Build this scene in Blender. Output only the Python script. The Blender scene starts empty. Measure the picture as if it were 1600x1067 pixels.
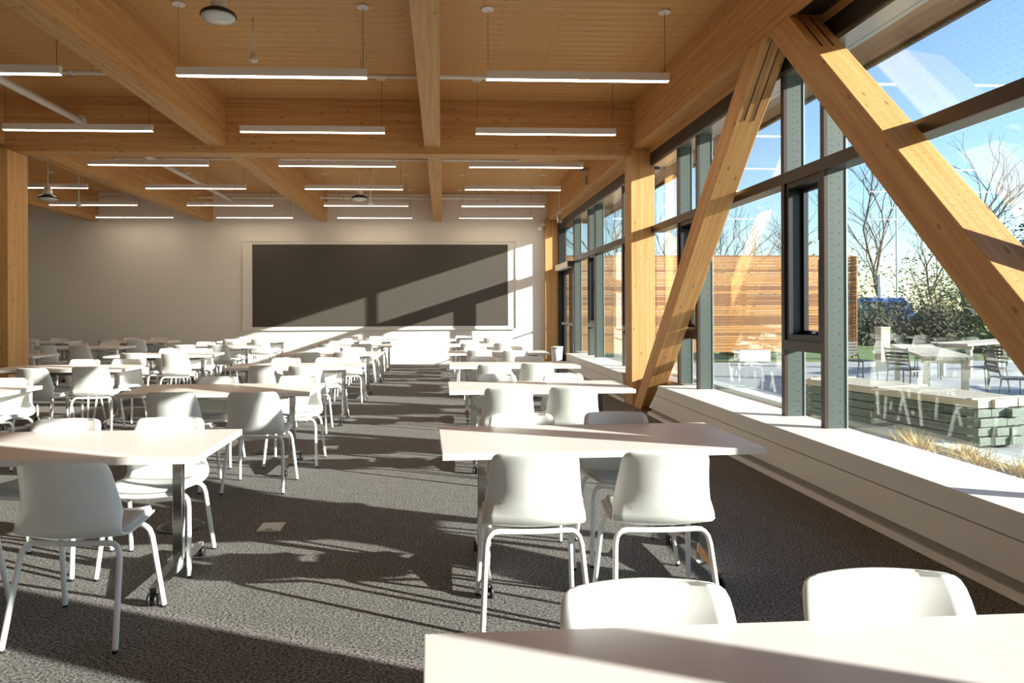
import bpy, bmesh, math, random
from mathutils import Vector, Matrix
random.seed(7)
D = bpy.data
scene = bpy.context.scene
COL = scene.collection

# ---------------------------------------------------------------- camera, sky, sun, exposure
CAM_H = 1.42
YAW, ROLL = math.radians(2.7), 0.004
cam_d = D.cameras.new('camera'); cam_d.sensor_width = 36; cam_d.lens = 1060 / 1600 * 36
cam_d.shift_x = 60 / 1600; cam_d.shift_y = -49.5 / 1600; cam_d.clip_start = .05; cam_d.clip_end = 500
cam = D.objects.new('camera', cam_d); COL.objects.link(cam); scene.camera = cam
F = Vector((math.sin(YAW), math.cos(YAW), 0)); R0 = Vector((math.cos(YAW), -math.sin(YAW), 0)); U0 = Vector((0, 0, 1))
Rv = R0 * math.cos(ROLL) - U0 * math.sin(ROLL); Uv = R0 * math.sin(ROLL) + U0 * math.cos(ROLL)
m = Matrix((( Rv.x, Uv.x, -F.x, 0), (Rv.y, Uv.y, -F.y, 0), (Rv.z, Uv.z, -F.z, CAM_H), (0, 0, 0, 1)))
cam.matrix_world = m

SUN_DIR = Vector((-1, .43, -.322)).normalized()          # direction the light travels
world = D.worlds.new('sky'); scene.world = world; world.use_nodes = True
wn = world.node_tree; wn.nodes.clear()
wo = wn.nodes.new('ShaderNodeOutputWorld'); wb = wn.nodes.new('ShaderNodeBackground'); ws = wn.nodes.new('ShaderNodeTexSky')
ws.sky_type = 'NISHITA'; ws.sun_disc = False; ws.sun_elevation = math.radians(30)
ws.sun_rotation = math.atan2(-SUN_DIR.x, -SUN_DIR.y); ws.air_density = 1.0; ws.dust_density = .15; ws.ozone_density = 3.0
wn.links.new(ws.outputs[0], wb.inputs[0]); wn.links.new(wb.outputs[0], wo.inputs[0]); wb.inputs[1].default_value = .20
sun_d = D.lights.new('sun', 'SUN'); sun_d.energy = 11.6; sun_d.angle = math.radians(.55); sun_d.color = (1, .945, .87)
sun = D.objects.new('sun', sun_d); COL.objects.link(sun); sun.location = (20, -8, 12)
sun.rotation_euler = SUN_DIR.to_track_quat('-Z', 'Y').to_euler()
vs = scene.view_settings; vs.view_transform = 'Standard'; vs.look = 'None'; vs.gamma = 1; vs.exposure = .6; vs.use_curve_mapping = False
scene.cycles.max_bounces = 10; scene.cycles.diffuse_bounces = 6; scene.cycles.transparent_max_bounces = 24
scene.cycles.sample_clamp_indirect = 6

# ---------------------------------------------------------------- materials
MATS = {}
def nodes(name):
    mt = D.materials.new(name); mt.use_nodes = True; nt = mt.node_tree
    MATS[name] = mt
    return mt, nt, nt.nodes['Principled BSDF']
def plain(name, col, rough=.5, metal=0, spec=.5, noise=0, nscale=20, bump=0, emit=None, estr=0):
    mt, nt, b = nodes(name)
    b.inputs['Base Color'].default_value = (*col, 1); b.inputs['Roughness'].default_value = rough; b.inputs['Metallic'].default_value = metal
    b.inputs['Specular IOR Level'].default_value = spec
    if noise or bump:
        tc = nt.nodes.new('ShaderNodeTexCoord'); n = nt.nodes.new('ShaderNodeTexNoise'); n.inputs['Scale'].default_value = nscale; n.inputs['Detail'].default_value = 4
        nt.links.new(tc.outputs['Object'], n.inputs['Vector'])
        if noise:
            mp = nt.nodes.new('ShaderNodeMapRange'); mp.inputs['To Min'].default_value = 1 - noise; mp.inputs['To Max'].default_value = 1 + noise
            mx = nt.nodes.new('ShaderNodeMix'); mx.data_type = 'RGBA'; mx.blend_type = 'MULTIPLY'; mx.inputs[0].default_value = 1
            nt.links.new(n.outputs['Fac'], mp.inputs['Value']); mx.inputs[6].default_value = (*col, 1); nt.links.new(mp.outputs[0], mx.inputs[7])
            nt.links.new(mx.outputs[2], b.inputs['Base Color'])
        if bump:
            bp = nt.nodes.new('ShaderNodeBump'); bp.inputs['Strength'].default_value = bump; bp.inputs['Distance'].default_value = .01
            nt.links.new(n.outputs['Fac'], bp.inputs['Height']); nt.links.new(bp.outputs[0], b.inputs['Normal'])
    if emit:
        b.inputs['Emission Color'].default_value = (*emit, 1); b.inputs['Emission Strength'].default_value = estr
    return mt
def wood(name, c1, c2, axis='Y', lam=.045, knots=1.0, rough=.55, lamaxis=None):
    """grain stretched along axis; lamella lines; small dark knots"""
    mt, nt, b = nodes(name); N = nt.nodes.new; L = nt.links.new
    tc = N('ShaderNodeTexCoord'); mp = N('ShaderNodeMapping')
    sc = {'X': (.25, 9, 9), 'Y': (9, .25, 9), 'Z': (9, 9, .25)}[axis]
    mp.inputs['Scale'].default_value = sc; L(tc.outputs['Object'], mp.inputs['Vector'])
    n1 = N('ShaderNodeTexNoise'); n1.inputs['Scale'].default_value = 3.0; n1.inputs['Detail'].default_value = 6; n1.inputs['Roughness'].default_value = .6
    L(mp.outputs[0], n1.inputs['Vector'])
    r = N('ShaderNodeValToRGB'); r.color_ramp.elements[0].position = .3; r.color_ramp.elements[1].position = .72
    r.color_ramp.elements[0].color = (*c1, 1); r.color_ramp.elements[1].color = (*c2, 1); L(n1.outputs['Fac'], r.inputs[0])
    # knots
    mk = N('ShaderNodeMapping'); ks = {'X': (4.5, 11, 11), 'Y': (11, 4.5, 11), 'Z': (11, 11, 4.5)}[axis]
    mk.inputs['Scale'].default_value = ks; L(tc.outputs['Object'], mk.inputs['Vector'])
    vo = N('ShaderNodeTexVoronoi'); vo.inputs['Scale'].default_value = 1.0; vo.inputs['Randomness'].default_value = 1; L(mk.outputs[0], vo.inputs['Vector'])
    kr = N('ShaderNodeMapRange'); kr.inputs['From Min'].default_value = .06; kr.inputs['From Max'].default_value = .16
    kr.inputs['To Min'].default_value = .62 * knots; kr.inputs['To Max'].default_value = 0; L(vo.outputs['Distance'], kr.inputs['Value'])
    mx = N('ShaderNodeMix'); mx.data_type = 'RGBA'; L(kr.outputs[0], mx.inputs[0]); L(r.outputs[0], mx.inputs[6]); mx.inputs[7].default_value = (.12, .05, .018, 1)
    out = mx.outputs[2]
    if lamaxis:
        sp = N('ShaderNodeSeparateXYZ'); L(tc.outputs['Object'], sp.inputs[0])
        md = N('ShaderNodeMath'); md.operation = 'DIVIDE'; md.inputs[1].default_value = lam; L(sp.outputs[lamaxis], md.inputs[0])
        fl = N('ShaderNodeMath'); fl.operation = 'FLOOR'; L(md.outputs[0], fl.inputs[0])
        wn_ = N('ShaderNodeTexWhiteNoise'); wn_.noise_dimensions = '1D'; L(fl.outputs[0], wn_.inputs['W'])
        m2 = N('ShaderNodeMapRange'); m2.inputs['To Min'].default_value = .93; m2.inputs['To Max'].default_value = 1.05; L(wn_.outputs['Value'], m2.inputs['Value'])
        m3 = N('ShaderNodeMix'); m3.data_type = 'RGBA'; m3.blend_type = 'MULTIPLY'; m3.inputs[0].default_value = 1; L(out, m3.inputs[6]); L(m2.outputs[0], m3.inputs[7])
        out = m3.outputs[2]
    L(out, b.inputs['Base Color']); b.inputs['Roughness'].default_value = rough; b.inputs['Specular IOR Level'].default_value = .3
    bp = N('ShaderNodeBump'); bp.inputs['Strength'].default_value = .12; bp.inputs['Distance'].default_value = .004; L(n1.outputs['Fac'], bp.inputs['Height']); L(bp.outputs[0], b.inputs['Normal'])
    return mt
W1, W2 = (.52, .255, .085), (.71, .415, .172)
wood('wood_y', W1, W2, 'Y', .045, lamaxis='Z'); wood('wood_x', W1, W2, 'X', .045, lamaxis='Z'); wood('wood_z', W1, W2, 'Z', .045, lamaxis='X')
wood('wood_brace', W1, W2, 'Z', .045, lamaxis='Y')
wood('wood_ceiling', (.58, .30, .105), (.75, .46, .195), 'X', .036, .7, lamaxis='Y')
wood('wood_fence', (.36, .145, .042), (.54, .26, .085), 'X', .3, .5)
wood('wood_fence_dark', (.20, .075, .026), (.32, .135, .05), 'X', .3, .5)
wood('wood_soffit', (.22, .12, .07), (.34, .2, .12), 'Y', .1, .3, lamaxis='X')
wood('timber_pale', (.42, .36, .27), (.58, .51, .39), 'Y', .1, .4)
wood('timber_grey', (.09, .115, .09), (.16, .19, .15), 'Y', .1, .3)
plain('paint_white', (.82, .80, .77), .6, noise=.02, nscale=3)
plain('wall_paint', (.80, .765, .72), .75, noise=.015, nscale=2, bump=.02)
plain('sill_white', (.80, .76, .71), .5)
plain('toe_kick', (.34, .30, .26), .5)
plain('table_white', (.82, .77, .75), .38, noise=.01, nscale=8)
plain('table_edge', (.84, .83, .81), .5)
plain('shell_white', (.86, .86, .83), .42, bump=.01, nscale=400)
plain('pad_grey', (.60, .60, .59), .85, noise=.06, nscale=200)
plain('leg_white', (.86, .86, .84), .35)
plain('chrome', (.62, .62, .61), .12, 1)
plain('black_plastic', (.015, .015, .016), .4)
plain('black_metal', (.03, .03, .032), .4)
plain('brown_frame', (.060, .042, .032), .38, .3)
plain('dark_frame', (.018, .017, .017), .4)
plain('steel_plate', (.5, .5, .48), .3, .8)
plain('light_housing', (.82, .77, .72), .4)
plain('diffuser', (1, 1, 1), .5, emit=(1, .82, .62), estr=14)
plain('pipe_white', (.80, .75, .66), .4)
plain('cable_dark', (.10, .09, .08), .6)
plain('screen_dark', (.075, .064, .053), .55, noise=.05, nscale=6)
plain('lens_glass', (.75, .78, .74), .15)
plain('bin_blue', (.62, .68, .74), .4)
plain('concrete', (.36, .37, .37), .8, noise=.12, nscale=1.5)
plain('kerb_concrete', (.52, .56, .52), .8, noise=.1, nscale=6)
plain('mulch', (.20, .13, .07), .9, noise=.5, nscale=18, bump=.5)
plain('grass', (.13, .19, .045), .9, noise=.4, nscale=3)
plain('dry_grass', (.55, .38, .14), .8, noise=.3, nscale=30)
plain('leaf_green', (.16, .19, .05), .7, noise=.5, nscale=3)
plain('leaf_olive', (.30, .27, .10), .7, noise=.4, nscale=3)
plain('leaf_dark', (.055, .06, .028), .8, noise=.5, nscale=4)
plain('bark', (.16, .12, .09), .9, noise=.3, nscale=12)
plain('bark_pale', (.34, .29, .23), .9, noise=.3, nscale=12)
plain('van_blue', (.05, .16, .42), .3)
plain('window_dark', (.05, .07, .09), .15)
plain('white_post', (.8, .8, .78), .5)
plain('yellow_paint', (.75, .6, .12), .5)
plain('roof_dark', (.08, .08, .08), .9)
plain('floor_metal', (.50, .47, .43), .4, .3)

# carpet: grey loop with flecks and faint tufted ridges
mt, nt, b = nodes('carpet'); N = nt.nodes.new; L = nt.links.new
tc = N('ShaderNodeTexCoord'); mp = N('ShaderNodeMapping'); mp.inputs['Scale'].default_value = (1, 1.5, 1); L(tc.outputs['Object'], mp.inputs[0])
n1 = N('ShaderNodeTexNoise'); n1.inputs['Scale'].default_value = 75; n1.inputs['Detail'].default_value = 3; n1.inputs['Roughness'].default_value = .7; L(mp.outputs[0], n1.inputs['Vector'])
n2 = N('ShaderNodeTexNoise'); n2.inputs['Scale'].default_value = 9; n2.inputs['Detail'].default_value = 3; L(tc.outputs['Object'], n2.inputs['Vector'])
rp = N('ShaderNodeValToRGB'); rp.color_ramp.elements[0].position = .40; rp.color_ramp.elements[1].position = .62
rp.color_ramp.elements[0].color = (.042, .04, .04, 1); rp.color_ramp.elements[1].color = (.33, .315, .295, 1); L(n1.outputs['Fac'], rp.inputs[0])
mr = N('ShaderNodeMapRange'); mr.inputs['To Min'].default_value = .8; mr.inputs['To Max'].default_value = 1.2; L(n2.outputs['Fac'], mr.inputs[0])
mx = N('ShaderNodeMix'); mx.data_type = 'RGBA'; mx.blend_type = 'MULTIPLY'; mx.inputs[0].default_value = 1; L(rp.outputs[0], mx.inputs[6]); L(mr.outputs[0], mx.inputs[7])
L(mx.outputs[2], b.inputs['Base Color']); b.inputs['Roughness'].default_value = .95; b.inputs['Specular IOR Level'].default_value = .1
bp = N('ShaderNodeBump'); bp.inputs['Strength'].default_value = .7; bp.inputs['Distance'].default_value = .008; L(n1.outputs['Fac'], bp.inputs['Height']); L(bp.outputs[0], b.inputs['Normal'])

# teal-grey painted steel with a line of small bolt heads along its height
mt, nt, b = nodes('fin_teal'); N = nt.nodes.new; L = nt.links.new
tc = N('ShaderNodeTexCoord'); sp = N('ShaderNodeSeparateXYZ'); L(tc.outputs['Object'], sp.inputs[0])
def mth(nt, op, a, c=None):
    q = nt.nodes.new('ShaderNodeMath'); q.operation = op
    for i, v in enumerate((a, c)):
        if v is None: continue
        if isinstance(v, (int, float)): q.inputs[i].default_value = v
        else: nt.links.new(v, q.inputs[i])
    return q.outputs[0]
dz = mth(nt, 'SUBTRACT', mth(nt, 'FRACT', mth(nt, 'DIVIDE', sp.outputs['Z'], .09)), .5)
dz = mth(nt, 'MULTIPLY', dz, .09)
dx = mth(nt, 'SUBTRACT', sp.outputs['X'], 3.21)
rr = mth(nt, 'SQRT', mth(nt, 'ADD', mth(nt, 'MULTIPLY', dx, dx), mth(nt, 'MULTIPLY', dz, dz)))
dot = mth(nt, 'LESS_THAN', rr, .0075)
mx = N('ShaderNodeMix'); mx.data_type = 'RGBA'; L(dot, mx.inputs[0]); mx.inputs[6].default_value = (.085, .105, .095, 1); mx.inputs[7].default_value = (.03, .035, .032, 1)
L(mx.outputs[2], b.inputs['Base Color']); b.inputs['Roughness'].default_value = .4; b.inputs['Metallic'].default_value = .15

# window glass: clear with grazing reflection, faint green tint and a grid of tiny bird-safety dots
mt = D.materials.new('glass'); mt.use_nodes = True; MATS['glass'] = mt; nt = mt.node_tree; nt.nodes.clear(); N = nt.nodes.new; L = nt.links.new
o = N('ShaderNodeOutputMaterial'); tr = N('ShaderNodeBsdfTransparent'); tr.inputs[0].default_value = (.93, .965, .95, 1)
gl = N('ShaderNodeBsdfGlossy'); gl.inputs['Roughness'].default_value = 0; gl.inputs['Color'].default_value = (.95, 1, .97, 1)
lw = N('ShaderNodeLayerWeight'); lw.inputs[0].default_value = .5
p5 = mth(nt, 'POWER', lw.outputs['Facing'], 4.0); rf = mth(nt, 'ADD', mth(nt, 'MULTIPLY', p5, .8), .055)
ms = N('ShaderNodeMixShader'); L(rf, ms.inputs[0]); L(tr.outputs[0], ms.inputs[1]); L(gl.outputs[0], ms.inputs[2])
tc = N('ShaderNodeTexCoord'); sp = N('ShaderNodeSeparateXYZ'); L(tc.outputs['Object'], sp.inputs[0])
def cell(out): return mth(nt, 'MULTIPLY', mth(nt, 'SUBTRACT', mth(nt, 'FRACT', mth(nt, 'DIVIDE', out, .05)), .5), .05)
a, c = cell(sp.outputs['Y']), cell(sp.outputs['Z'])
rr = mth(nt, 'SQRT', mth(nt, 'ADD', mth(nt, 'MULTIPLY', a, a), mth(nt, 'MULTIPLY', c, c)))
dot = mth(nt, 'MULTIPLY', mth(nt, 'LESS_THAN', rr, .0028), .6)
df = N('ShaderNodeBsdfDiffuse'); df.inputs[0].default_value = (.6, .62, .6, 1)
ms2 = N('ShaderNodeMixShader'); L(dot, ms2.inputs[0]); L(ms.outputs[0], ms2.inputs[1]); L(df.outputs[0], ms2.inputs[2]); L(ms2.outputs[0], o.inputs[0])

# ---------------------------------------------------------------- mesh helpers
class MB:
    def __init__(s): s.v = []; s.f = []; s.flat = set()
    def box(s, x0, x1, y0, y1, z0, z1):
        b = len(s.v); s.v += [(x, y, z) for z in (z0, z1) for y in (y0, y1) for x in (x0, x1)]
        s.f += [tuple(b + i for i in q) for q in ((0, 2, 3, 1), (4, 5, 7, 6), (0, 1, 5, 4), (2, 6, 7, 3), (0, 4, 6, 2), (1, 3, 7, 5))]; return s
    def tube(s, pts, r, n=8, cap=True):
        pts = [Vector(p) for p in pts]; rad = r if isinstance(r, (list, tuple)) else [r] * len(pts); rings = []
        up = None
        for i, p in enumerate(pts):
            t = (pts[min(i + 1, len(pts) - 1)] - pts[max(i - 1, 0)]).normalized()
            if up is None: up = t.orthogonal().normalized()
            up = (up - t * up.dot(t)).normalized(); w = t.cross(up); b = len(s.v); rings.append(b)
            for k in range(n):
                a = 2 * math.pi * k / n; q = p + (up * math.cos(a) + w * math.sin(a)) * rad[i]; s.v.append(tuple(q))
        for i in range(len(rings) - 1):
            for k in range(n):
                k2 = (k + 1) % n; s.f.append((rings[i] + k, rings[i] + k2, rings[i + 1] + k2, rings[i + 1] + k))
        if cap: s.flat |= {len(s.f), len(s.f) + 1}; s.f.append(tuple(rings[0] + k for k in reversed(range(n)))); s.f.append(tuple(rings[-1] + k for k in range(n)))
        return s
    def prism(s, poly, axis, a0, a1):
        """poly of 2D points extruded along axis; axis X: (y,z), Y: (x,z), Z: (x,y)"""
        n = len(poly); b = len(s.v)
        for a in (a0, a1):
            for p, q in poly: s.v.append({'X': (a, p, q), 'Y': (p, a, q), 'Z': (p, q, a)}[axis])
        for i in range(n): j = (i + 1) % n; s.f.append((b + i, b + j, b + n + j, b + n + i))
        s.f.append(tuple(b + i for i in reversed(range(n)))); s.f.append(tuple(b + n + i for i in range(n))); return s
    def lathe(s, prof, cx=0, cy=0, n=20):
        b0 = len(s.v)
        for r, z in prof:
            for k in range(n): a = 2 * math.pi * k / n; s.v.append((cx + r * math.cos(a), cy + r * math.sin(a), z))
        for i in range(len(prof) - 1):
            for k in range(n): k2 = (k + 1) % n; s.f.append((b0 + i * n + k, b0 + i * n + k2, b0 + (i + 1) * n + k2, b0 + (i + 1) * n + k))
        s.flat |= {len(s.f), len(s.f) + 1}; s.f.append(tuple(b0 + k for k in reversed(range(n)))); e = b0 + (len(prof) - 1) * n; s.f.append(tuple(e + k for k in range(n))); return s
    def mesh(s, name, mat, smooth=False, bevel=0):
        me = D.meshes.new(name); me.from_pydata(s.v, [], s.f); bm = bmesh.new(); bm.from_mesh(me)
        bmesh.ops.recalc_face_normals(bm, faces=bm.faces)
        if bevel: bmesh.ops.bevel(bm, geom=bm.edges[:] , offset=bevel, segments=2, affect='EDGES', profile=.7)
        bm.faces.ensure_lookup_table()
        for f in bm.faces: f.smooth = smooth and f.index not in s.flat
        bm.to_mesh(me); bm.free(); me.materials.append(MATS[mat]); return me
    def build(s, name, mat, parent=None, smooth=False, bevel=0):
        return link(name, s.mesh(name, mat, smooth, bevel), parent)
def link(name, me, parent=None):
    o = D.objects.new(name, me); COL.objects.link(o)
    if parent: o.parent = parent
    return o
def empty(name, loc=(0, 0, 0), rz=0):
    o = D.objects.new(name, None); COL.objects.link(o); o.location = loc; o.rotation_euler = (0, 0, rz); o.empty_display_size = .1; return o
def tag(o, label=None, cat=None, group=None, kind=None):
    if label: o['label'] = label
    if cat: o['category'] = cat
    if group: o['group'] = group
    if kind: o['kind'] = kind
    return o
def B(*a): return MB().box(*a)
def copy_tree(o, parent=None):
    c = o.copy(); COL.objects.link(c); c.parent = parent
    for ch in o.children: copy_tree(ch, c)
    return c

# ---------------------------------------------------------------- room shell
CZ = 4.48; WY = 17.95; XL = -12.5; YB = -8.0; GX = 3.28
tag(B(XL, 3.38, YB, WY, -.2, 0).build('floor', 'carpet'), 'dark grey looped carpet floor under the tables and chairs', kind='structure')
tag(B(XL, 3.3, WY, WY + .2, 0, CZ).build('wall_back', 'wall_paint'), 'off-white back wall around the dark recessed screen', kind='structure')
tag(B(XL - .2, XL, YB, WY + .2, 0, CZ).build('wall_left', 'wall_paint'), 'off-white side wall beyond the left column', kind='structure')
tag(B(XL - .2, 3.3, YB - .2, YB, 0, CZ).build('wall_rear', 'wall_paint'), 'unseen off-white rear wall added behind the viewer for light bounce', kind='structure')  # unseen wall closing the room, added for its light bounce
tag(B(XL, 2.7, WY - .015, WY, 0, .1).build('baseboard_back', 'paint_white'), 'white baseboard along the back wall', kind='structure')
ceil = B(XL - .2, 3.3, YB - .2, WY + .2, CZ + .03, CZ + .3).build('ceiling', 'wood_ceiling')
tag(ceil, 'honey-coloured timber plank ceiling', kind='structure')
pm = [B(XL, 3.05, 0, .1437, 0, .03).mesh('ceiling_plank', 'wood_ceiling')]
y = 4.0; i = 0
while y < WY - .15:
    q = link('ceiling_plank', pm[0], ceil); q.location = (0.0, y, CZ); y += .1455; i += 1
q = B(XL, 3.05, YB, 3.995, CZ, CZ + .03).build('ceiling_board', 'wood_ceiling', ceil)
roof = tag(B(XL - .4, 4.08, YB - .4, WY + .5, CZ + .3, CZ + .5).build('roof', 'roof_dark'), 'unseen flat roof slab added over the room to block light', kind='structure')  # unseen slab added above the ceiling to block light
# overhang with wooden soffit
ov = tag(empty('trim_1'), 'dark wood soffit of the roof overhang outside the windows', kind='structure')
for k in range(6):
    x0 = 3.34 + k * .123; B(x0, x0 + .119, YB, WY + .4, 3.76, 3.80).build('soffit_board', 'wood_soffit', ov)
B(4.08, 4.12, YB, WY + .4, 3.72, CZ + .5).build('fascia', 'brown_frame', ov)
B(3.34, 4.08, YB, WY + .4, 3.80, 3.86).build('soffit_backing', 'brown_frame', ov)

# ---------------------------------------------------------------- timber frame
def timber(name, mb, mat, label, cat): return tag(mb.build(name, mat, bevel=.006), label, cat)
XBY0, XBY1 = 9.9, 10.2
BB = 3.78
for k, (x0, x1) in enumerate(((-.24, -.01), (-3.33, -3.09), (-6.40, -6.16))):
    nm = ('central ceiling beam between the lights', 'ceiling beam left of the central beam', 'ceiling beam above the left column')[k]
    timber('timber_beam', B(x0, x1, YB, XBY0, BB, CZ), 'wood_y', 'near timber ' + nm, 'beam')
for k, (x0, x1) in enumerate(((-.21, .01), (-3.19, -2.98), (-6.14, -5.93), (-9.05, -8.83))):
    nm = ('directly above the dark screen', 'second left of the right-hand windows', 'third from the windows', 'farthest left, near the back wall')[k]
    timber('timber_beam', B(x0, x1, XBY1, WY, 3.74, CZ), 'wood_y', 'far timber ceiling beam ' + nm, 'beam')
timber('timber_beam', B(XL, 2.82, XBY0, XBY1, 3.69, CZ), 'wood_x', 'deep timber cross beam spanning the room between the two columns', 'beam')
timber('timber_beam', B(2.82, 3.07, YB, WY, BB, CZ), 'wood_y', 'long timber edge beam running above the windows', 'beam')
timber('timber_beam', B(3.073, 3.20, YB, WY, 3.713, CZ), 'wood_y', 'thin timber header strip between edge beam and dark window head', 'beam')
timber('timber_column', B(2.79, 3.14, 9.85, 10.2, 0, 3.775), 'wood_z', 'sunlit square timber column by the windows', 'column')
timber('timber_column', B(-6.40, -6.02, 9.72, 10.19, 0, 3.685), 'wood_z', 'square timber column at the left edge of the room', 'column')
timber('timber_column', B(2.74, 3.08, 17.81, 17.93, 0, 3.775), 'wood_z', 'timber column in the far corner beside the glass door', 'column')
timber('timber_column', B(2.79, 3.14, .95, 1.3, 0, 3.775), 'wood_z', 'timber column beside the nearest window, right of the viewer', 'column')
def brace(base, top, wy, label, sl):
    """square timber from base to top (y, z of the viewer-side edge); wy = its horizontal thickness; sl = slot length at the head"""
    e = tag(empty('diagonal_brace', (0, base[0], base[1])), label, 'brace')
    dy, dz_ = top[0] - base[0], top[1] - base[1]; ln = math.hypot(dy, dz_); ang = math.atan2(-dy, dz_); ca, sa = math.cos(ang), math.sin(ang)
    loc = lambda y_, z_: (y_ * ca + z_ * sa, -y_ * sa + z_ * ca)          # frame with z along the timber
    sh = MB().prism([loc(0, 0), loc(wy, 0), loc(dy + wy, dz_), loc(dy, dz_)], 'X', 2.80, 3.05).build('shaft', 'wood_z', e, bevel=.006); sh.rotation_euler = (ang, 0, 0)
    for x in (2.875, 2.965):
        q = B(x - .005, x + .005, -.003, .02, ln - sl, ln - .02).build('knife_plate_slot', 'dark_frame', e); q.rotation_euler = (ang, 0, 0)
    return e
bA = brace((9.46, 0), (5.75, 3.775), .34, 'timber diagonal brace leaning from the sunlit column up to the beam', .80)
sB = (5.70 - 3.55) / (3.775 - 1.5)
bBr = brace((3.19 - 1.5 * sB, 0), (3.19 + 2.275 * sB, 3.775), .34, 'large sunlit timber diagonal brace crossing the nearest window', .52)
# dark-coloured plate standing in for the shade of the recess above the brace heads
q = B(2.85, 3.05, 4.95, 5.30, 3.772, 3.779).build('recess_shade_plate', 'dark_frame', bBr); q.location = (0, -bBr.location.y, 0)

# ---------------------------------------------------------------- windows
SZ = .45; T0, T1 = 2.54, 2.64; HD = 3.52
def fin(parent, y, z0=SZ, z1=HD):
    q = B(3.115, 3.272, y - .028, y + .028, z0, z1).build('mullion', 'fin_teal', parent); B(3.085, 3.115, y - .028, y + .028, z0, z1).build('mullion_cap', 'brown_frame', q)
    B(3.262, 3.273, y - .036, y - .028, z0, z1).build('glazing_bead', 'steel_plate', q)
    return q
def rail(parent, y0, y1, z0, z1, name='transom'):
    q = B(3.115, 3.272, y0, y1, z0 + .004, z1 - .004).build(name, 'fin_teal', parent); B(3.085, 3.115, y0, y1, z0, z1).build('rail_cap', 'brown_frame', q); return q
def pane(parent, y0, y1, z0, z1): return B(3.274, 3.284, y0, y1, z0, z1).build('pane', 'glass', parent)
def vent(parent, y0, y1):
    """opening sash between paired mullions: rail, deep dark frame, sash frame, pane, pull"""
    rail(parent, y0, y1, 1.05, 1.14, 'vent_rail')
    fr = MB(); fr.box(3.10, 3.27, y0, y0 + .05, 1.14, T0).box(3.10, 3.27, y1 - .05, y1, 1.14, T0).box(3.10, 3.27, y0 + .05, y1 - .05, 1.14, 1.19).box(3.10, 3.27, y0 + .05, y1 - .05, T0 - .05, T0)
    q = fr.build('vent_frame', 'dark_frame', parent)
    s = MB(); a, c = y0 + .05, y1 - .05
    s.box(3.22, 3.262, a, a + .035, 1.19, T0 - .05).box(3.22, 3.262, c - .035, c, 1.19, T0 - .05).box(3.22, 3.262, a + .035, c - .035, 1.19, 1.225).box(3.22, 3.262, a + .035, c - .035, T0 - .085, T0 - .05)
    w = s.build('vent_sash', 'dark_frame', parent)
    B(3.085, 3.11, y0 + .004, y0 + .035, 1.16, 1.82).build('pull_bar', 'brown_frame', q); B(3.085, 3.11, y0 + .004, y0 + .035, 1.98, T0 - .01).build('pull_bar', 'brown_frame', q)
    B(3.19, 3.22, (a + c) / 2 - .03, (a + c) / 2 + .03, 1.205, 1.22).build('latch', 'steel_plate', w)
    B(3.236, 3.246, a + .035, c - .035, 1.225, T0 - .085).build('pane', 'glass', w)
def window(n, label, y0, y1, pairs, extra=()):
    w = tag(empty('window_%d' % n), label, kind='structure')
    ys = sorted([p for pr in pairs for p in pr] + list(extra))
    edges = [y0] + ys + [y1]
    for p in ys: fin(w, p)
    for a, c in zip(edges[:-1], edges[1:]):
        a2, c2 = a + (.028 if a in ys else 0), c - (.028 if c in ys else 0)
        rail(w, a2, c2, T0, T1); pane(w, a2, c2, T1, HD)
        if (c, a) in pairs: vent(w, a2, c2); pane(w, a2, c2, SZ + .01, 1.05)
        else: pane(w, a2, c2, SZ + .01, T0)
    hd = B(3.075, 3.33, y0, y1, HD + .03, 3.71).build('window_head', 'dark_frame', w); B(3.10, 3.33, y0, y1, HD, HD + .03).build('head_track', 'steel_plate', hd)
    return w
window(1, 'tall near window wall with paired mullions beside the diagonal braces', 1.3, 9.85, [(8.73, 8.07), (6.0, 5.36), (3.29, 2.65)])
window(2, 'far window wall between the sunlit column and the glass door', 10.2, 15.72, [(14.19, 13.56), (11.46, 10.83)])
window(3, 'window wall beside and behind the viewer', YB, .95, [(.2, -.44), (-2.6, -3.24), (-5.3, -5.94)])
# far glass door with operator box
d1 = tag(empty('door_1', (0, 0, 0)), 'dark framed glass door in the far right corner', kind='structure')
fin(d1, 15.748, 0)
B(3.09, 3.27, 17.74, 17.79, 0, HD).build('door_jamb', 'dark_frame', d1)
rail(d1, 15.776, 17.74, 2.42, 2.54); pane(d1, 15.776, 17.74, 2.54, HD)
for ya, yz in ((15.79, 16.77), (16.79, 17.73)):
    leaf = MB(); leaf.box(3.20, 3.25, ya, ya + .11, .01, 2.42).box(3.20, 3.25, yz - .11, yz, .01, 2.42).box(3.20, 3.25, ya + .11, yz - .11, .01, .26).box(3.20, 3.25, ya + .11, yz - .11, 2.32, 2.42)
    lf = leaf.build('door_leaf', 'dark_frame', d1); B(3.22, 3.23, ya + .11, yz - .11, .26, 2.32).build('pane', 'glass', lf)
    MB().tube([(3.14, ya + .1, 1.05), (3.14, yz - .1, 1.05)], .018).build('push_bar', 'steel_plate', lf, True)
    for q0 in (ya + .05, yz - .11): B(3.14, 3.2, q0, q0 + .06, 1.02, 1.08).build('push_bar_bracket', 'steel_plate', lf)
op = B(2.95, 3.085, 15.80, 17.5, 2.42, 2.56).build('door_operator', 'light_housing', d1, bevel=.008); B(2.952, 3.08, 15.75, 15.80, 2.425, 2.555).build('end_cap', 'black_plastic', op)
B(3.075, 3.33, 15.72, 17.8, HD, 3.71).build('window_head', 'dark_frame', d1)
B(3.274, 3.30, 17.79, WY, 0, HD).build('side_panel', 'fin_teal', d1)
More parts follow.
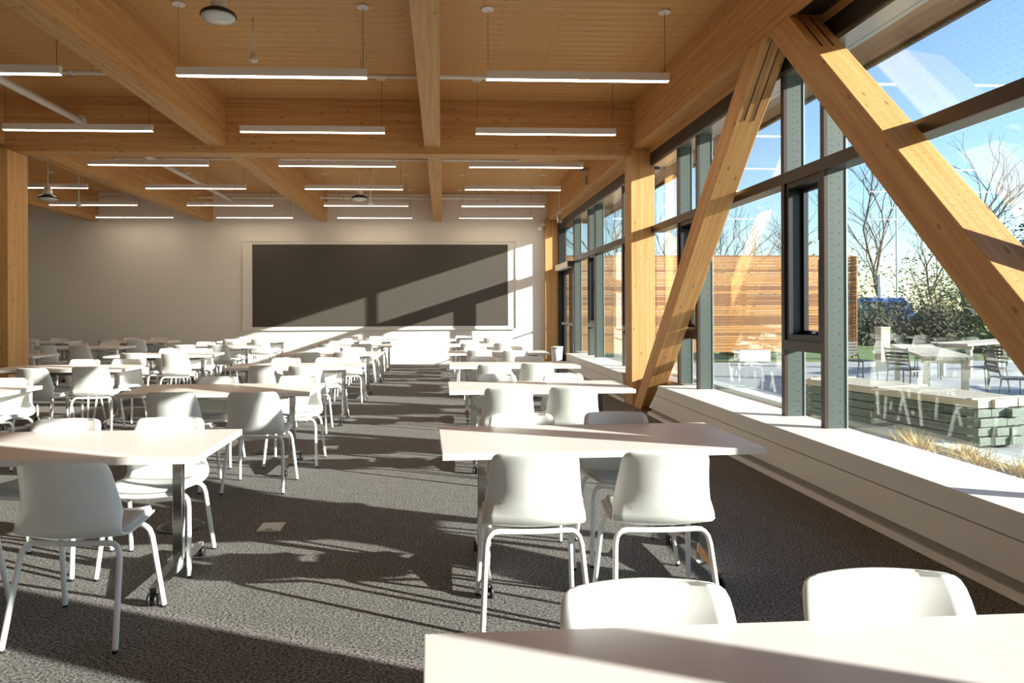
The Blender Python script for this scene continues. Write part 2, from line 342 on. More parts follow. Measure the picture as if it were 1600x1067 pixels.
# sills
def sill(n, label, prof_ends):
    t = tag(empty('trim_%d' % n), label, kind='structure')
    (ya0, ya1) = prof_ends     # (near end), (far end at top, far end at bottom)
    yt, ybm = ya1
    def seg(name, x0, x1, z0, z1, mat):
        f = lambda z: ybm + (yt - ybm) * z / SZ
        mb = MB(); mb.v = [(x0, ya0, z0), (x1, ya0, z0), (x1, f(z0), z0), (x0, f(z0), z0), (x0, ya0, z1), (x1, ya0, z1), (x1, f(z1), z1), (x0, f(z1), z1)]
        mb.f = [(0, 3, 2, 1), (4, 5, 6, 7), (0, 1, 5, 4), (1, 2, 6, 5), (2, 3, 7, 6), (3, 0, 4, 7)]; return mb.build(name, mat, t)
    seg('sill_top', 2.735, 3.285, .415, SZ, 'sill_white'); seg('apron_upper', 2.75, 3.2, .312, .415, 'sill_white')
    seg('apron_groove', 2.762, 3.2, .303, .312, 'toe_kick'); seg('apron_lower', 2.75, 3.2, .115, .303, 'sill_white')
    seg('toe_kick', 2.80, 3.2, .05, .115, 'toe_kick'); seg('base_strip', 2.765, 3.2, 0, .05, 'sill_white')
    B(3.2, 3.34, ya0, min(yt, ybm), -.2, .415).build('outer_wall', 'brown_frame', t)
sill(2, 'long white window sill and apron along the near windows', (1.9, (8.47, 9.05)))
sill(3, 'white window sill and apron along the far windows', (10.2, (14.87, 14.87)))
sill(4, 'white window sill beside the viewer', (YB, (.9, .9)))
t = tag(empty('trim_5'), 'low kerb closing the wall foot around the braces and door', kind='structure')
for a, c in ((.9, 1.9), (8.47, 10.2), (14.87, 15.72)):
    B(3.10, 3.34, a, c, -.2, SZ - .002).build('upstand', 'toe_kick', t)

# ---------------------------------------------------------------- screen on the back wall
sc = tag(empty('wall_screen', (-1.58, WY, .92)), 'large dark rectangular screen recessed in the back wall', 'screen')
B(-3.33, 3.33, -.045, -.012, .08, 2.22).build('display_panel', 'screen_dark', sc)
fr = [(-3.56, -3.34, 0, 2.30), (3.34, 3.54, 0, 2.30), (-3.34, 3.34, 0, .075), (-3.34, 3.34, 2.225, 2.30)]
for x0, x1, z0, z1 in fr:
    B(x0, x1, -.035, -.001, z0, z1).build('frame_side', 'wall_paint', sc)
for x0, x1, z0, z1 in ((-3.58, -3.56, -.02, 2.32), (3.54, 3.56, -.02, 2.32), (-3.56, 3.56, -.02, 0), (-3.56, 3.56, 2.30, 2.32)):
    B(x0, x1, -.06, -.001, z0, z1).build('frame_lip', 'wall_paint', sc)

# ---------------------------------------------------------------- tables
TW, TD, TH = 1.62, .76, .725
def make_table():
    r = empty('folding_table')
    B(0, TW, -TD, 0, TH - .034, TH).build('tabletop', 'table_white', r, bevel=.003)
    for s, px in ((0, .225), (1, TW - .225)):
        p = B(px - .026, px + .026, -TD / 2 - .02, -TD / 2 + .02, .105, TH - .06).build('post', 'chrome', r, bevel=.004)
        B(px - .05, px + .05, -TD / 2 - .22, -TD / 2 + .22, TH - .06, TH - .034).build('top_bracket', 'black_metal', p)
        ft = MB()
        for sg in (-1, 1):
            y0, y1 = -TD / 2, -TD / 2 + sg * .33
            mb = MB(); w0, w1 = .024, .016
            mb.v = [(px - w0, y0, .06), (px + w0, y0, .06), (px + w0, y0, .135), (px - w0, y0, .135), (px - w1, y1, .062), (px + w1, y1, .062), (px + w1, y1, .085), (px - w1, y1, .085)]
            mb.f = [(0, 1, 2, 3), (4, 7, 6, 5), (0, 4, 5, 1), (1, 5, 6, 2), (2, 6, 7, 3), (3, 7, 4, 0)]
            a = mb.build('foot', 'chrome', r)
            cs = MB()
            for dx in (-.022, .008): cs.tube([(px + dx, y1, .03), (px + dx + .014, y1, .03)], .03, 12)
            cs.tube([(px, y1, .03), (px, y1, .066)], .011, 8); cs.build('caster', 'black_plastic', a, True)
    B(.26, TW - .26, -TD / 2 - .015, -TD / 2 + .015, TH - .10, TH - .062).build('crossbar', 'chrome', r)
    return r
ORD = ['one', 'two', 'three', 'four', 'five', 'six', 'seven']
COLN = {'R': 'window-side column', 'A': 'first column left of aisle', 'B': 'second column left of aisle', 'C': 'third column left of aisle', 'E': 'fourth column left of aisle'}
BACK = [1.46, 4.04, 6.57, 9.08, 11.55, 14.02, 16.45]
TX = {'R': [-.04, -.02, .06, .10, .11, .10, .06], 'A': [-.97 - TW, -1.175 - TW, -1.12 - TW, -1.03 - TW, -.98 - TW, -.97 - TW, -1.02 - TW],
      'B': [None, None, -3.75 - TW, -3.83 - TW, -3.64 - TW, -3.64 - TW, -3.5 - TW], 'C': [None] * 4 + [-6.31 - TW, -6.17 - TW, -6.2 - TW], 'E': [None] * 6 + [-8.5 - TW]}
ROT = {('R', 1): 1.6, ('R', 0): 1.0, ('A', 1): .4, ('R', 3): -.5, ('A', 3): .8, ('B', 3): -.6}
proto_t = None
for cn in 'RABCE':
    for rw in range(7):
        x = TX[cn][rw]
        if x is None: continue
        if proto_t is None: proto_t = o = make_table()
        else: o = copy_tree(proto_t)
        o.location = (x, BACK[rw], 0); o.rotation_euler = (0, 0, math.radians(ROT.get((cn, rw), random.uniform(-.5, .5))))
        tag(o, 'white rectangular folding table on chrome legs, row %s, %s' % (ORD[rw], COLN[cn]), 'table', 'white folding tables')

# ---------------------------------------------------------------- chairs
def interp(tab, v):
    for (a, fa), (c, fc) in zip(tab[:-1], tab[1:]):
        if v <= c: return fa + (fc - fa) * (v - a) / (c - a)
    return tab[-1][1]
PROF = [(.222, .428), (.216, .445), (.16, .455), (.08, .448), (0, .440), (-.07, .437), (-.125, .445), (-.165, .468), (-.188, .505), (-.198, .56), (-.206, .62), (-.215, .69), (-.223, .735), (-.229, .758), (-.233, .775), (-.235, .785), (-.236, .79)]
HWID = [.178, .195, .213, .222, .226, .229, .231, .231, .228, .221, .212, .203, .198, .194, .186, .173, .155]
def shell_surface(i0, i1, off=0, inset=0, nu=10):
    vs_, fs_ = [], []
    for i in range(i0, i1):
        y0, z0 = PROF[i]; j0, j1 = max(i - 1, 0), min(i + 1, len(PROF) - 1)
        ty, tz = PROF[j1][0] - PROF[j0][0], PROF[j1][1] - PROF[j0][1]; l = math.hypot(ty, tz); ny, nz = tz / l, -ty / l
        w = HWID[i] - inset
        back = min(max((z0 - .445) / .14, 0), 1) if i > 5 else 0; back = back * back * (3 - 2 * back)
        for k in range(nu + 1):
            u = -1 + 2 * k / nu; u2 = u * u
            cy = (.092 - .056 * min(max((z0 - .5) / .29, 0), 1)) * back * u2; cz = .016 * (1 - back) * u2
            vs_.append((u * w, y0 + cy + ny * off, z0 + cz + nz * off))
    n = nu + 1
    for i in range(i1 - i0 - 1):
        for k in range(nu): a = i * n + k; fs_.append((a, a + 1, a + n + 1, a + n))
    return vs_, fs_, n
def slab(v1, v2, fs_, n):
    """close two parallel grids into a solid"""
    N1 = len(v1); v = v1 + v2; f = [q for q in fs_] + [tuple(N1 + i for i in reversed(q)) for q in fs_]; rows = N1 // n
    ring = [k for k in range(n)] + [r * n + n - 1 for r in range(1, rows)] + [(rows - 1) * n + k for k in range(n - 2, -1, -1)] + [r * n for r in range(rows - 2, 0, -1)]
    for a, c in zip(ring, ring[1:] + ring[:1]): f.append((a, c, N1 + c, N1 + a))
    return v, f
def make_chair():
    r = empty('shell_chair')
    v1, fs_, n = shell_surface(0, len(PROF), .0045); v2, _, _ = shell_surface(0, len(PROF), -.0045)
    mb = MB(); mb.v, mb.f = slab(v1, v2, fs_, n); mb.flat = set(range(2 * len(fs_), len(mb.f))); mb.build('shell', 'shell_white', r, True)
    v1, fs_, n = shell_surface(1, 6, .006, .014); v2, _, _ = shell_surface(1, 6, .026, .026)
    mb = MB(); mb.v, mb.f = slab(v1, v2, fs_, n); mb.build('seat_pad', 'pad_grey', r, True)
    for sx in (-1, 1):
        for yy, yb_ in ((-.125, -.225), (.13, .215)):
            pts = [(0, yy, .419), (.02, yy, .419), (.08, yy, .420), (.155, yy, .423), (.180, yy * 1.01, .420), (.195, yy * 1.03, .410), (.207, yy * 1.07, .394), (.215, yy * 1.14, .36), (.238, yb_, .012)]
            tb = MB().tube(pts, .0125, 12, False); tb.v = [(q[0] * sx, q[1], q[2]) for q in tb.v]; lg = tb.build('leg', 'leg_white', r, True)
            MB().tube([(.238 * sx, yb_, 0), (.238 * sx, yb_, .014)], .012, 8).build('glide', 'black_plastic', lg, True)
    return r
proto_c = None
def chair(x, ytop, rot, label, far=False):
    """ytop is where the top of the backrest stands; far chairs face the viewer"""
    global proto_c
    if proto_c is None: proto_c = o = make_chair()
    else: o = copy_tree(proto_c)
    a = math.radians(rot) + (math.pi if far else 0)
    # rotate about the backrest so it stays clear of the table
    ox, oy = .236 * -math.sin(a), .236 * math.cos(a)
    o.location = (x + ox, ytop + oy, 0); o.rotation_euler = (0, 0, a)
    tag(o, label, 'chair', 'white shell chairs at the tables')
NEAR = {('R', 1): [(.41, 2.93, 0), (.99, 2.92, -1)], ('R', 2): [(.54, 5.44, 1), (1.07, 5.45, -2)], ('R', 3): [(.61, 7.8, 2), (1.13, 7.95, -2)], ('R', 4): [(.59, 10.6, 0), (1.14, 10.45, 3)],
        ('A', 1): [(-2.33, 2.95, 2), (-1.60, 2.89, -3)], ('A', 2): [(-2.12, 5.36, -3), (-1.47, 5.31, -2)], ('A', 3): [(-2.05, 7.9, -6), (-1.56, 7.8, 0)], ('A', 4): [(-2.02, 10.29, 2), (-1.44, 10.23, 0)],
        ('B', 3): [(-4.58, 7.75, -9), (-4.02, 7.92, 6)], ('B', 4): [(-4.66, 10.4, -6), (-3.99, 10.3, 3)]}
FAR = {('R', 0): [(.46, 1.57, 1), (1.04, 1.60, -1)], ('R', 1): [(.48, 4.12, 0), (1.06, 4.15, 0)], ('R', 2): [(.53, 6.65, 0), (1.19, 6.67, 1)],
       ('A', 1): [(-2.19, 4.12, 0), (-1.60, 4.12, 2)], ('A', 2): [(-2.14, 6.64, 0), (-1.37, 6.64, 0)], ('A', 3): [(-2.07, 9.17, 0), (-1.49, 9.16, 0)], ('A', 4): [(-1.95, 11.63, 0), (-1.49, 11.62, 3)],
       ('B', 2): [None, (-4.06, 6.66, 0)], ('B', 3): [(-4.67, 9.16, 0), (-4.13, 9.16, 0)], ('B', 4): [(-4.53, 11.62, 0), (-4.03, 11.62, 0)]}
for cn in 'RABCE':
    for rw in range(7):
        x = TX[cn][rw]
        if x is None: continue
        for far in (0, 1):
            if rw == 0 and (not far or cn != 'R'): continue
            if (cn, rw) == ('B', 2) and not far: continue
            if cn == 'E' and not far and rw == 6: pass
            dflt = [(x + .46, BACK[rw] - 1.17 if not far else BACK[rw] + .08, None), (x + 1.08, BACK[rw] - 1.19 if not far else BACK[rw] + .08, None)]
            lst = (FAR if far else NEAR).get((cn, rw), dflt)
            for si, c in enumerate(lst):
                if c is None: continue
                rt = c[2] if c[2] is not None else random.uniform(-5, 5) * (0.5 if far else 1)
                chair(c[0], c[1], rt, 'white shell chair, %s %s seat, row %s table, %s' % ('far' if far else 'near', ('left', 'right')[si], ORD[rw], COLN[cn]), far)

# ---------------------------------------------------------------- pendant lights
LY = [6.87, 9.0, 11.1, 13.2, 15.3, 17.3]
BAY = {'r': (.46, 'right bay'), 'c': (-2.62, 'middle bay'), 'l': (-5.62, 'left bay'), 'k': (-8.58, 'far left bay')}
LL = 1.88
lhm = B(0, LL, -.032, .032, .012, .092).mesh('housing', 'light_housing'); ldm = B(.006, LL - .006, -.027, .027, .008, .012).mesh('diffuser', 'diffuser')
canm = MB().lathe([(.062, 0), (.066, .006), (.062, .018)], n=20).mesh('canopy', 'light_housing')
for bk, (x0, bn) in BAY.items():
    for i, yy in enumerate(LY):
        if bk == 'k' and i < 3: continue
        z = 3.745
        e = tag(empty('pendant_light', (x0, yy, z)), 'slim white linear pendant light, row %s from the front, %s' % (ORD[i], bn), 'light', 'linear pendant lights')
        link('housing', lhm, e); link('diffuser', ldm, e)
        for cxp in (.02, LL - .04):
            cb = MB().tube([(cxp, 0, .085), (cxp, 0, CZ - z - .01)], .0022 if cxp < 1 else .0032, 5).build('cable', 'cable_dark', e)
            q = link('canopy', canm, e); q.location = (cxp, 0, CZ - z - .018)

# ---------------------------------------------------------------- ceiling fittings
def pipe_x(y, z, x0, x1, label, heads):
    e = tag(empty('sprinkler_pipe', (0, 0, 0)), label, 'pipe', 'white sprinkler pipes')
    MB().tube([(x0, y, z), (x1, y, z)], .026, 12).build('pipe_run', 'pipe_white', e, True)
    for hx in heads:
        MB().tube([(hx - .03, y, z), (hx + .03, y, z)], .036, 12).build('fitting', 'pipe_white', e, True)
        MB().lathe([(.012, z - .075), (.022, z - .07), (.012, z - .05), (.012, z - .02)], hx, y, 10).build('sprinkler_head', 'steel_plate', e, True)
    for hx in heads[::2]: MB().tube([(hx + .25, y, z + .02), (hx + .25, y, CZ)], .004, 6).build('hanger_rod', 'steel_plate', e)
pipe_x(8.1, 4.2, -9.0, 1.6, 'white sprinkler pipe crossing the near ceiling bay', [-7.5, -5.7, -4.3, -2.45, -1.2, 1.57])
pipe_x(12.6, 4.2, -9.0, 1.45, 'white sprinkler pipe just behind the cross beam', [-5.2, -4.2, -2.4, 1.4])
pipe_x(16.9, 4.2, -9.0, 1.45, 'white sprinkler pipe nearest the back wall', [-7.0, -5.2, -4.3, -2.4, 1.4])
e = tag(empty('sprinkler_pipe', (0, 0, 0)), 'thicker white main pipe running lengthwise left of the lights', 'pipe')
MB().tube([(-5.11, YB + .01, 4.12), (-5.11, WY - 1.2, 4.12)], .048, 14).build('pipe_run', 'pipe_white', e, True)
MB().tube([(-5.11, 9.86, 4.12), (-5.11, 9.9, 4.12)], .085, 16).build('escutcheon', 'pipe_white', e, True)
for yy in (7.4, 12.0, 15): MB().tube([(-5.11, yy, 4.165), (-5.11, yy, CZ)], .005, 6).build('hanger_rod', 'steel_plate', e); MB().tube([(-5.11, yy - .02, 4.12), (-5.11, yy + .02, 4.12)], .056, 14).build('clamp', 'pipe_white', e, True)
def round_lamp(x, y, z, label, rod_z):
    e = tag(empty('round_pendant', (x, y, z)), label, 'lamp', 'round pendants')
    MB().lathe([(.02, .22), (.06, .20), (.075, .12), (.08, .07)], n=20).build('driver_housing', 'light_housing', e, True)
    MB().lathe([(.09, .075), (.155, .04), (.168, .012), (.16, .008)], n=28).build('rim', 'black_plastic', e, True)
    MB().lathe([(.155, .012), (.15, -.012), (.10, -.03), (.02, -.036)], n=28).build('lens', 'lens_glass', e, True)
    MB().tube([(0, 0, .21), (0, 0, rod_z - z)], .012, 8).build('stem', 'light_housing', e, True)
round_lamp(-2.08, 6.47, 4.17, 'round pendant lamp with black rim hanging at the top left', CZ)
round_lamp(-7.32, 13.0, 3.52, 'round pendant lamp behind the left column, far bay', CZ)
round_lamp(-1.67, 14.0, 3.70, 'round pendant lamp above the dark screen', CZ)
def sensor(x, y, z, label):
    e = tag(empty('ceiling_sensor', (x, y, z)), label, 'sensor', 'rod-hung ceiling sensors')
    MB().tube([(0, 0, .05), (0, 0, CZ - z)], .011, 8).build('rod', 'pipe_white', e, True)
    MB().lathe([(.028, .055), (.03, .02), (.045, .005), (.048, -.02), (.035, -.035), (.012, -.04)], n=18).build('body', 'light_housing', e, True)
    for dx in (-.018, .018): MB().lathe([(.005, -.04), (.005, -.034)], dx, -.012, 8).build('lens', 'black_plastic', e)
sensor(-1.96, 7.2, 4.06, 'small white sensor on a rod beside the top left round lamp')
sensor(-6.76, 13.0, 3.41, 'small white sensor on a rod behind the left column')
sensor(-1.45, 14.0, 3.62, 'small white sensor on a rod near the lamp above the screen')
# emergency spot, camera, boxes in the far right corner
e = tag(empty('emergency_light', (2.72, 13.0, 4.1)), 'small twin-head emergency light below the edge beam in the far right', 'light')
B(-.06, .09, -.05, .05, -.02, .06).build('lamp_head', 'steel_plate', e, bevel=.008); MB().tube([(.06, 0, .05), (.085, 0, .02), (.095, 0, -.08)], .012, 8).build('arm', 'pipe_white', e, True)
B(.05, .099, -.045, .045, -.28, -.1).build('battery_box', 'steel_plate', e, bevel=.006)
e = tag(empty('security_camera', (2.62, 17.86, 3.55)), 'small white dome security camera in the far right corner', 'camera')
MB().lathe([(.06, .08), (.075, .04), (.07, .01), (.045, -.03), (.015, -.045)], n=18).build('dome', 'light_housing', e, True); B(-.03, .125, -.03, .03, .08, .14).build('bracket', 'light_housing', e)
e = tag(empty('hanging_speaker', (2.70, 15.4, 3.40)), 'small grey device hung on a rod beside the far window head', 'speaker')
B(-.05, .05, -.05, .05, 0, .18).build('body', 'steel_plate', e, bevel=.01); MB().tube([(0, 0, .18), (0, 0, CZ - 3.40)], .008, 6).build('rod', 'pipe_white', e); B(-.03, .03, -.03, .03, .18, .25).build('mount', 'pipe_white', e)

# ---------------------------------------------------------------- floor boxes, bin
for x, y_, lb in ((-1.12, 4.5, 'square metal floor outlet cover in the aisle, nearest'), (-1.15, 7.06, 'square metal floor outlet cover in the aisle, farther')):
    e = tag(empty('floor_outlet', (x, y_, 0)), lb, 'floor outlet', 'floor outlets'); B(-.075, .075, -.09, .09, 0, .006).build('frame', 'floor_metal', e, bevel=.002)
    B(-.06, .06, -.075, .075, .006, .009).build('lid', 'floor_metal', e); B(-.02, .02, -.07, -.055, .009, .0105).build('lid_slot', 'black_plastic', e)
for x, y_, lb in ((-1.72, 4.55, 'round floor cover under the second-row left table'), (-1.75, 6.95, 'round floor cover farther left, third row')):
    e = tag(empty('floor_grommet', (x, y_, 0)), lb, 'floor cover'); MB().lathe([(.15, 0), (.15, .004), (.13, .007)], n=28).build('ring', 'black_metal', e, True); MB().lathe([(.125, .004), (.12, .0085), (.03, .009)], n=28).build('plate', 'carpet', e, True)
    for k in range(6): B(-.05 + k * .02, -.042 + k * .02, -.03, .03, .0085, .0105).build('slot', 'black_plastic', e)
e = tag(empty('waste_bin', (2.86, 16.75, 0)), 'pale blue-white waste bin beside the far door', 'bin')
mb = MB(); mb.lathe([(.11, 0), (.12, .02), (.145, .46), (.135, .46)], n=20); mb.build('bin_body', 'bin_blue', e, True); MB().lathe([(.155, .46), (.158, .49), (.14, .50), (.10, .505)], n=20).build('rim', 'paint_white', e, True)

# ---------------------------------------------------------------- outside
GZ = -.10
tag(B(3.34, 150, -60, 150, GZ - .3, GZ - .03).build('ground', 'grass'), 'grassy ground beyond the patio', kind='structure')
tag(B(5.62, 22, -12, 18.8, GZ - .029, GZ).build('patio', 'concrete'), 'pale concrete patio outside the windows', kind='structure')
tag(B(3.34, 5.3, -12, 18.8, GZ - .029, GZ - .005).build('planting_bed', 'mulch'), 'brown mulch bed at the foot of the windows', kind='structure')
tag(B(5.3, 5.62, -12, 18.8, GZ - .029, GZ + .05).build('kerb', 'kerb_concrete'), 'pale concrete kerb between mulch bed and patio', kind='structure')
# fence of separate slats
fe = tag(empty('slat_fence', (0, 20, GZ)), 'tall orange wooden slat fence behind the patio', 'fence')
z = .22; k = 0; FX0, FX1 = 2.2, 12.4
slm = {}
while z < 3.08:
    h = random.choice((.05, .075, .09, .14)); key = (h, random.random() < .3)
    if key not in slm: slm[key] = B(FX0, FX1, -.012, .012, 0, h).mesh('slat', 'wood_fence_dark' if key[1] else 'wood_fence')
    q = link('slat', slm[key], fe); q.location = (0, random.uniform(-.008, .0), z)
    if k % 1 == 0:
        s2 = ('r', h)
        if s2 not in slm: slm[s2] = B(FX1 + .01, FX1 + .034, -.25, .012, 0, h).mesh('return_slat', 'wood_fence')
        q = link('return_slat', slm[s2], fe); q.location = (0, 0, z)
    z += h + random.choice((.008, .011, .015)); k += 1
for x in [FX0 + .1 + 1.7 * i for i in range(7)]: B(x - .045, x + .045, .013, .10, 0, 3.1).build('post', 'wood_fence_dark', fe)
B(FX0, FX1 + .03, -.03, .03, z, z + .03).build('cap_rail', 'wood_fence_dark', fe)
# lumber stack with stencilled lettering
ls = tag(empty('board_stack', (5.75, 6.95, GZ)), 'low stack of weathered grey-green planks lying outside the nearest window', 'lumber stack')
ls.rotation_euler = (0, 0, math.radians(14))
for lv in range(5):
    z0 = .04 + lv * .1
    for bb_ in range(4):
        x0 = bb_ * .2 + random.uniform(-.006, .006); ya = random.uniform(-.03, .06); yb2 = 2.75 + random.uniform(-.12, .12)
        B(x0, x0 + .19, ya, yb2, z0, z0 + .086).build('plank', 'timber_pale' if lv == 4 else 'timber_grey', ls, bevel=.005)
    for yy in (.12, 1.3, 2.4): B(-.0, .8, yy, yy + .06, z0 + .0862, z0 + .0998).build('bearer', 'timber_pale', ls)
for yy in (.2, 2.3): B(.0, .8, yy, yy + .1, 0, .0398).build('bearer', 'timber_pale', ls)
fc = D.curves.new('stencil_text', 'FONT'); fc.body = 'AGE'; fc.size = .10; fc.extrude = .0006; fo0 = D.objects.new('stencil_curve', fc); COL.objects.link(fo0); bpy.context.view_layer.update(); fm = D.meshes.new_from_object(fo0.evaluated_get(bpy.context.evaluated_depsgraph_get())); D.objects.remove(fo0); fo = link('stencil_text', fm, ls)
fo.data.materials.clear(); fo.data.materials.append(MATS['black_metal']); fo.location = (-.010, .52, .04 + 4 * .1 - .09); fo.rotation_euler = (math.radians(90), 0, math.radians(-90))
# dry grass clumps along the bed
def clump(x, y, n, h, mat, label, name='grass_clump', cat='grass clump', group='dry grass clumps'):
    mb = MB()
    for i in range(n):
        a = random.uniform(0, 6.28); l = h * random.uniform(.6, 1.2); lean = random.uniform(.3, 1.1); bx, by = random.gauss(0, .05), random.gauss(0, .05); w = .006
        dx, dy = math.cos(a), math.sin(a); p = []
        for t in (0, .5, 1): p.append((bx + dx * lean * l * t, by + dy * lean * l * t, l * (t - .35 * lean * t * t)))
        b = len(mb.v)
        for (px, py, pz), ww in zip(p, (w, w * .8, .001)): mb.v += [(px - dy * ww, py + dx * ww, pz), (px + dy * ww, py - dx * ww, pz + .001)]
        mb.f += [(b, b + 1, b + 3, b + 2), (b + 2, b + 3, b + 5, b + 4)]
    o = mb.build(name, mat); o.location = (x, y, GZ - .005); tag(o, label, cat, group); return o
CL = [(5.05, 5.35), (5.12, 5.75), (5.0, 6.1), (5.15, 6.45), (4.98, 6.8), (5.12, 7.2)]
for i, (x, y) in enumerate(CL): clump(x, y, 130, .22, 'dry_grass', 'dry golden grass clump outside the nearest window, %s from the right' % ('first', 'second', 'third', 'fourth', 'fifth', 'sixth')[i])
# outdoor timber bench tables and bollard
def bench_table(x, y, rz, ln, label):
    e = tag(empty('outdoor_table', (x, y, GZ), rz), label, 'table', 'outdoor timber tables')
    for k in range(5): B(-.36 + k * .147, -.36 + k * .147 + .14, -ln / 2, ln / 2, .70, .745).build('plank', 'timber_pale', e)
    for yy in (-ln / 2 + .35, ln / 2 - .35):
        for xx in (-.26, .26): B(xx - .045, xx + .045, yy - .045, yy + .045, 0, .70).build('leg', 'timber_pale', e)
        B(-.33, .33, yy - .03, yy + .03, .62, .6995).build('cross_rail', 'timber_pale', e)
bench_table(9.0, 12.2, math.radians(-28), 4.2, 'long pale timber outdoor table on the patio, nearer the windows')
bench_table(12.6, 15.2, math.radians(-60), 3.6, 'pale timber outdoor table farther across the patio')
bench_table(12.2, 10.0, math.radians(-20), 3.6, 'pale timber outdoor table at the right edge of the patio')
e = tag(empty('timber_bollard', (11.1, 16.6, GZ)), 'square pale timber bollard standing on the patio', 'bollard'); B(-.12, .12, -.12, .12, 0, 1.0).build('post', 'timber_pale', e, bevel=.01); B(-.13, .13, -.13, .13, 1.0, 1.05).build('cap', 'timber_pale', e, bevel=.01)
def outdoor_chair():
    e = empty('outdoor_chair')
    for k in range(6): B(-.21, .21, -.20 + k * .07, -.20 + k * .07 + .055, .43, .445).build('seat_slat', 'black_metal', e)
    for k in range(5): B(-.21, .21, -.235 - k * .012, -.22 - k * .012, .52 + k * .062, .565 + k * .062).build('back_slat', 'black_metal', e)
    for sx in (-1, 1):
        MB().tube([(.21 * sx, .21, 0), (.205 * sx, .2, .43)], .011, 8).build('leg', 'black_metal', e); MB().tube([(.22 * sx, -.26, 0), (.205 * sx, -.2, .43), (.205 * sx, -.245, .6), (.205 * sx, -.295, .84)], .011, 8).build('leg', 'black_metal', e)
        MB().tube([(.205 * sx, .2, .425), (.205 * sx, -.2, .425)], .009, 6).build('side_rail', 'black_metal', e)
    return e
oc = None
for x, y, rz, lb in ((8.7, 13.7, 200, 'black slatted outdoor chair left of the timber table'), (10.5, 14.2, 150, 'black slatted outdoor chair behind the timber table end'), (8.2, 11.6, -70, 'black slatted outdoor chair between windows and timber table'),
                     (9.9, 11.9, 100, 'black slatted outdoor chair on the far side of the timber table'), (11.6, 10.9, -60, 'black slatted outdoor chair at the right-hand patio table'), (8.8, 10.1, -110, 'black slatted outdoor chair nearest the board stack')):
    if oc is None: oc = q = outdoor_chair()
    else: q = copy_tree(oc)
    q.location = (x, y, GZ); q.rotation_euler = (0, 0, math.radians(rz)); tag(q, lb, 'chair', 'outdoor chairs')
e = tag(empty('planter_box', (9.0, 19.3, GZ)), 'white planter box in front of the slat fence', 'planter'); B(-.45, .45, -.2, .2, 0, .32).build('box', 'white_post', e, bevel=.01); B(-.41, .41, -.16, .16, .32, .33).build('soil', 'mulch', e)
# trees and shrubs
def tree(x, y, h, label, spread=.5, depth=5, mat='bark', leaf=None, nleaf=0):
    e = tag(empty('bare_tree' if not leaf else 'leafy_tree', (x, y, GZ - .03)), label, 'tree', 'trees beyond the patio'); mb = MB(); tips = []
    def grow(p, d, l, r, n):
        mid = p + d * l * .5 + Vector((random.gauss(0, .04), random.gauss(0, .04), 0)) * l; q = p + d * l + Vector((random.gauss(0, .06), random.gauss(0, .06), random.gauss(0, .03))) * l
        mb.tube([p, mid, q], [r, r * .85, r * .7], 5 if n > 2 else 3, False); tips.append(q)
        if n == 0: return
        kids = 3 if n > 1 else 2
        for i in range(kids):
            s_ = spread * random.uniform(.6, 1.3); nd = (d + Vector((random.gauss(0, s_), random.gauss(0, s_), random.uniform(-.1, .35)))).normalized()
            grow(q if i < 2 else mid, nd, l * random.uniform(.62, .82), r * .6, n - 1)
    grow(Vector((0, 0, 0)), Vector((random.gauss(0, .05), random.gauss(0, .05), 1)).normalized(), h * .33, h * .013, depth); mb.build('branches', mat, e)
    if leaf: leaves(e, tips, nleaf, leaf, .5)
def leaves(e, pts, n, mat, rad, size=.09):
    mb = MB()
    for i in range(n):
        p = random.choice(pts) + Vector((random.gauss(0, rad), random.gauss(0, rad), random.gauss(0, rad * .8))) ; s_ = size * random.uniform(.6, 1.4)
        if p.z < .02: p.z = .02 + random.random() * .2
        a = Vector((random.gauss(0, 1), random.gauss(0, 1), random.gauss(0, 1))).normalized(); c = a.orthogonal().normalized(); b = len(mb.v)
        mb.v += [tuple(p - a * s_), tuple(p + c * s_ * .5), tuple(p + a * s_), tuple(p - c * s_ * .5)]; mb.f.append((b, b + 1, b + 2, b + 3))
    q = mb.build('foliage', mat, e)
TR = [(12.0, 28, 6.2, 'bare tree rising behind the fence beside the first brace'), (9.0, 27, 5.6, 'bare tree rising behind the fence next to the sunlit column'), (6.4, 25, 6.5, 'bare thin tree seen through the far windows'),
      (25.2, 38, 10.0, 'tall bare tree right of the fence'), (20.0, 37, 7.0, 'bare tree just past the end of the fence'), (24.5, 31, 9.0, 'tall bare tree above the large brace'), (27.0, 36, 7.0, 'bare tree among the shrubs behind the large brace')]
for x, y, h, lb in TR: tree(x, y, h, lb)
tree(20.5, 24.0, 3.4, 'small pale-barked bare tree in front of the shrubs', .6, 4, 'bark_pale')
tree(27.5, 29.5, 6.5, 'leafy dark green tree at the right edge of the photo', .5, 4, 'bark', 'leaf_dark', 2500)
def shrub(x, y, rx, rz_, mat, label, n=3200):
    e = tag(empty('shrub', (x, y, GZ - .03)), label, 'shrub', 'shrubs beyond the patio'); mb = MB(); pts = []
    for i in range(16):
        a = random.uniform(0, 6.28); l = random.uniform(.5, 1); q = Vector((math.cos(a) * rx * l * random.random(), math.sin(a) * rx * .7 * l * random.random(), rz_ * random.uniform(.4, .95))); mb.tube([(q.x * .2, q.y * .2, 0), tuple(q * .55), tuple(q)], [.04, .025, .008], 4, False); pts += [q, q * .75, q * .5, q * .3]
    mb.build('stems', 'bark', e); leaves(e, pts, n, mat, rx * .28, .10)
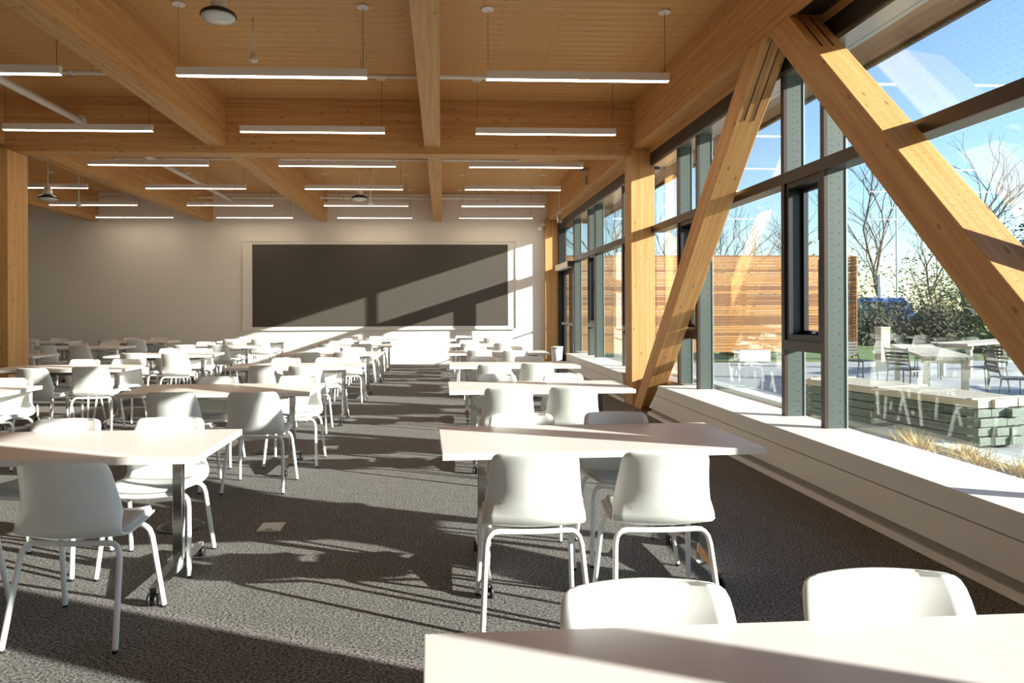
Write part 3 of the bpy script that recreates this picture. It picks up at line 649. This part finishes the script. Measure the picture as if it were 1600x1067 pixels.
SH = [(15.6, 27, 1.6, 1.5, 'leaf_dark', 'dark shrub at the right end of the fence'), (18.2, 28, 1.6, 1.5, 'leaf_dark', 'dark dense shrub second right of the fence'), (20.9, 28, 1.6, 1.6, 'leaf_dark', 'dark dense shrub behind the small pale tree'),
      (23.6, 28.5, 2.1, 2.9, 'leaf_green', 'green shrub behind the large brace'), (26.4, 29, 2.2, 2.8, 'leaf_dark', 'dark shrub right of the large brace'), (16.0, 39.5, 2.4, 4.6, 'leaf_olive', 'tall olive shrub behind the dark hedge, left'), (22.0, 37, 2.8, 4.8, 'leaf_olive', 'tall olive shrub behind the dark hedge, middle'), (28.0, 37, 2.8, 4.6, 'leaf_olive', 'tall olive shrub behind the dark hedge, right'),
      (22.0, 22.5, .9, .9, 'leaf_green', 'low green shrub on the lawn edge, right'), (19.0, 22.5, .8, .7, 'leaf_green', 'low green shrub on the lawn edge, left'), (10.2, 22.2, 1.0, .7, 'leaf_green', 'low green shrub glimpsed under the fence')]
for s_ in SH: shrub(*s_)
# van, poles
e = tag(empty('blue_van', (20.4, 31.8, GZ - .03), math.radians(5)), 'blue van parked behind the hedge', 'van'); e.scale = (1.05, 1.05, 1.05)
MB().prism([(-2.3, .35), (2.2, .35), (2.3, .9), (1.9, 1.15), (1.3, 1.95), (-2.2, 1.95), (-2.3, 1.2)], 'Y', -.9, .9).build('body', 'van_blue', e, bevel=.04)
for x0, x1 in ((-2.0, -.9), (-.8, .3), (.4, 1.25)): B(x0, x1, -.915, -.902, 1.15, 1.75).build('side_window', 'window_dark', e)
for x in (-1.5, 1.4):
    for yy in (-.92, .75): MB().tube([(x, yy, .34), (x, yy + .17, .34)], .34, 16).build('wheel', 'black_plastic', e, True)
for x, y, h, r, lb in ((24.2, 35, 9.0, .05, 'slim tall lamp pole behind the shrubs'), (22.6, 34.0, 3.3, .09, 'short white post among the shrubs, left'), (27.9, 34.5, 3.9, .09, 'short white post among the shrubs, right')):
    e = tag(empty('post_pole', (x, y, GZ - .03)), lb, 'pole'); MB().tube([(0, 0, 0), (0, 0, h)], r, 8).build('shaft', 'white_post', e, True); MB().tube([(0, 0, 0), (0, 0, .12)], r * 1.8, 8).build('base', 'concrete', e)
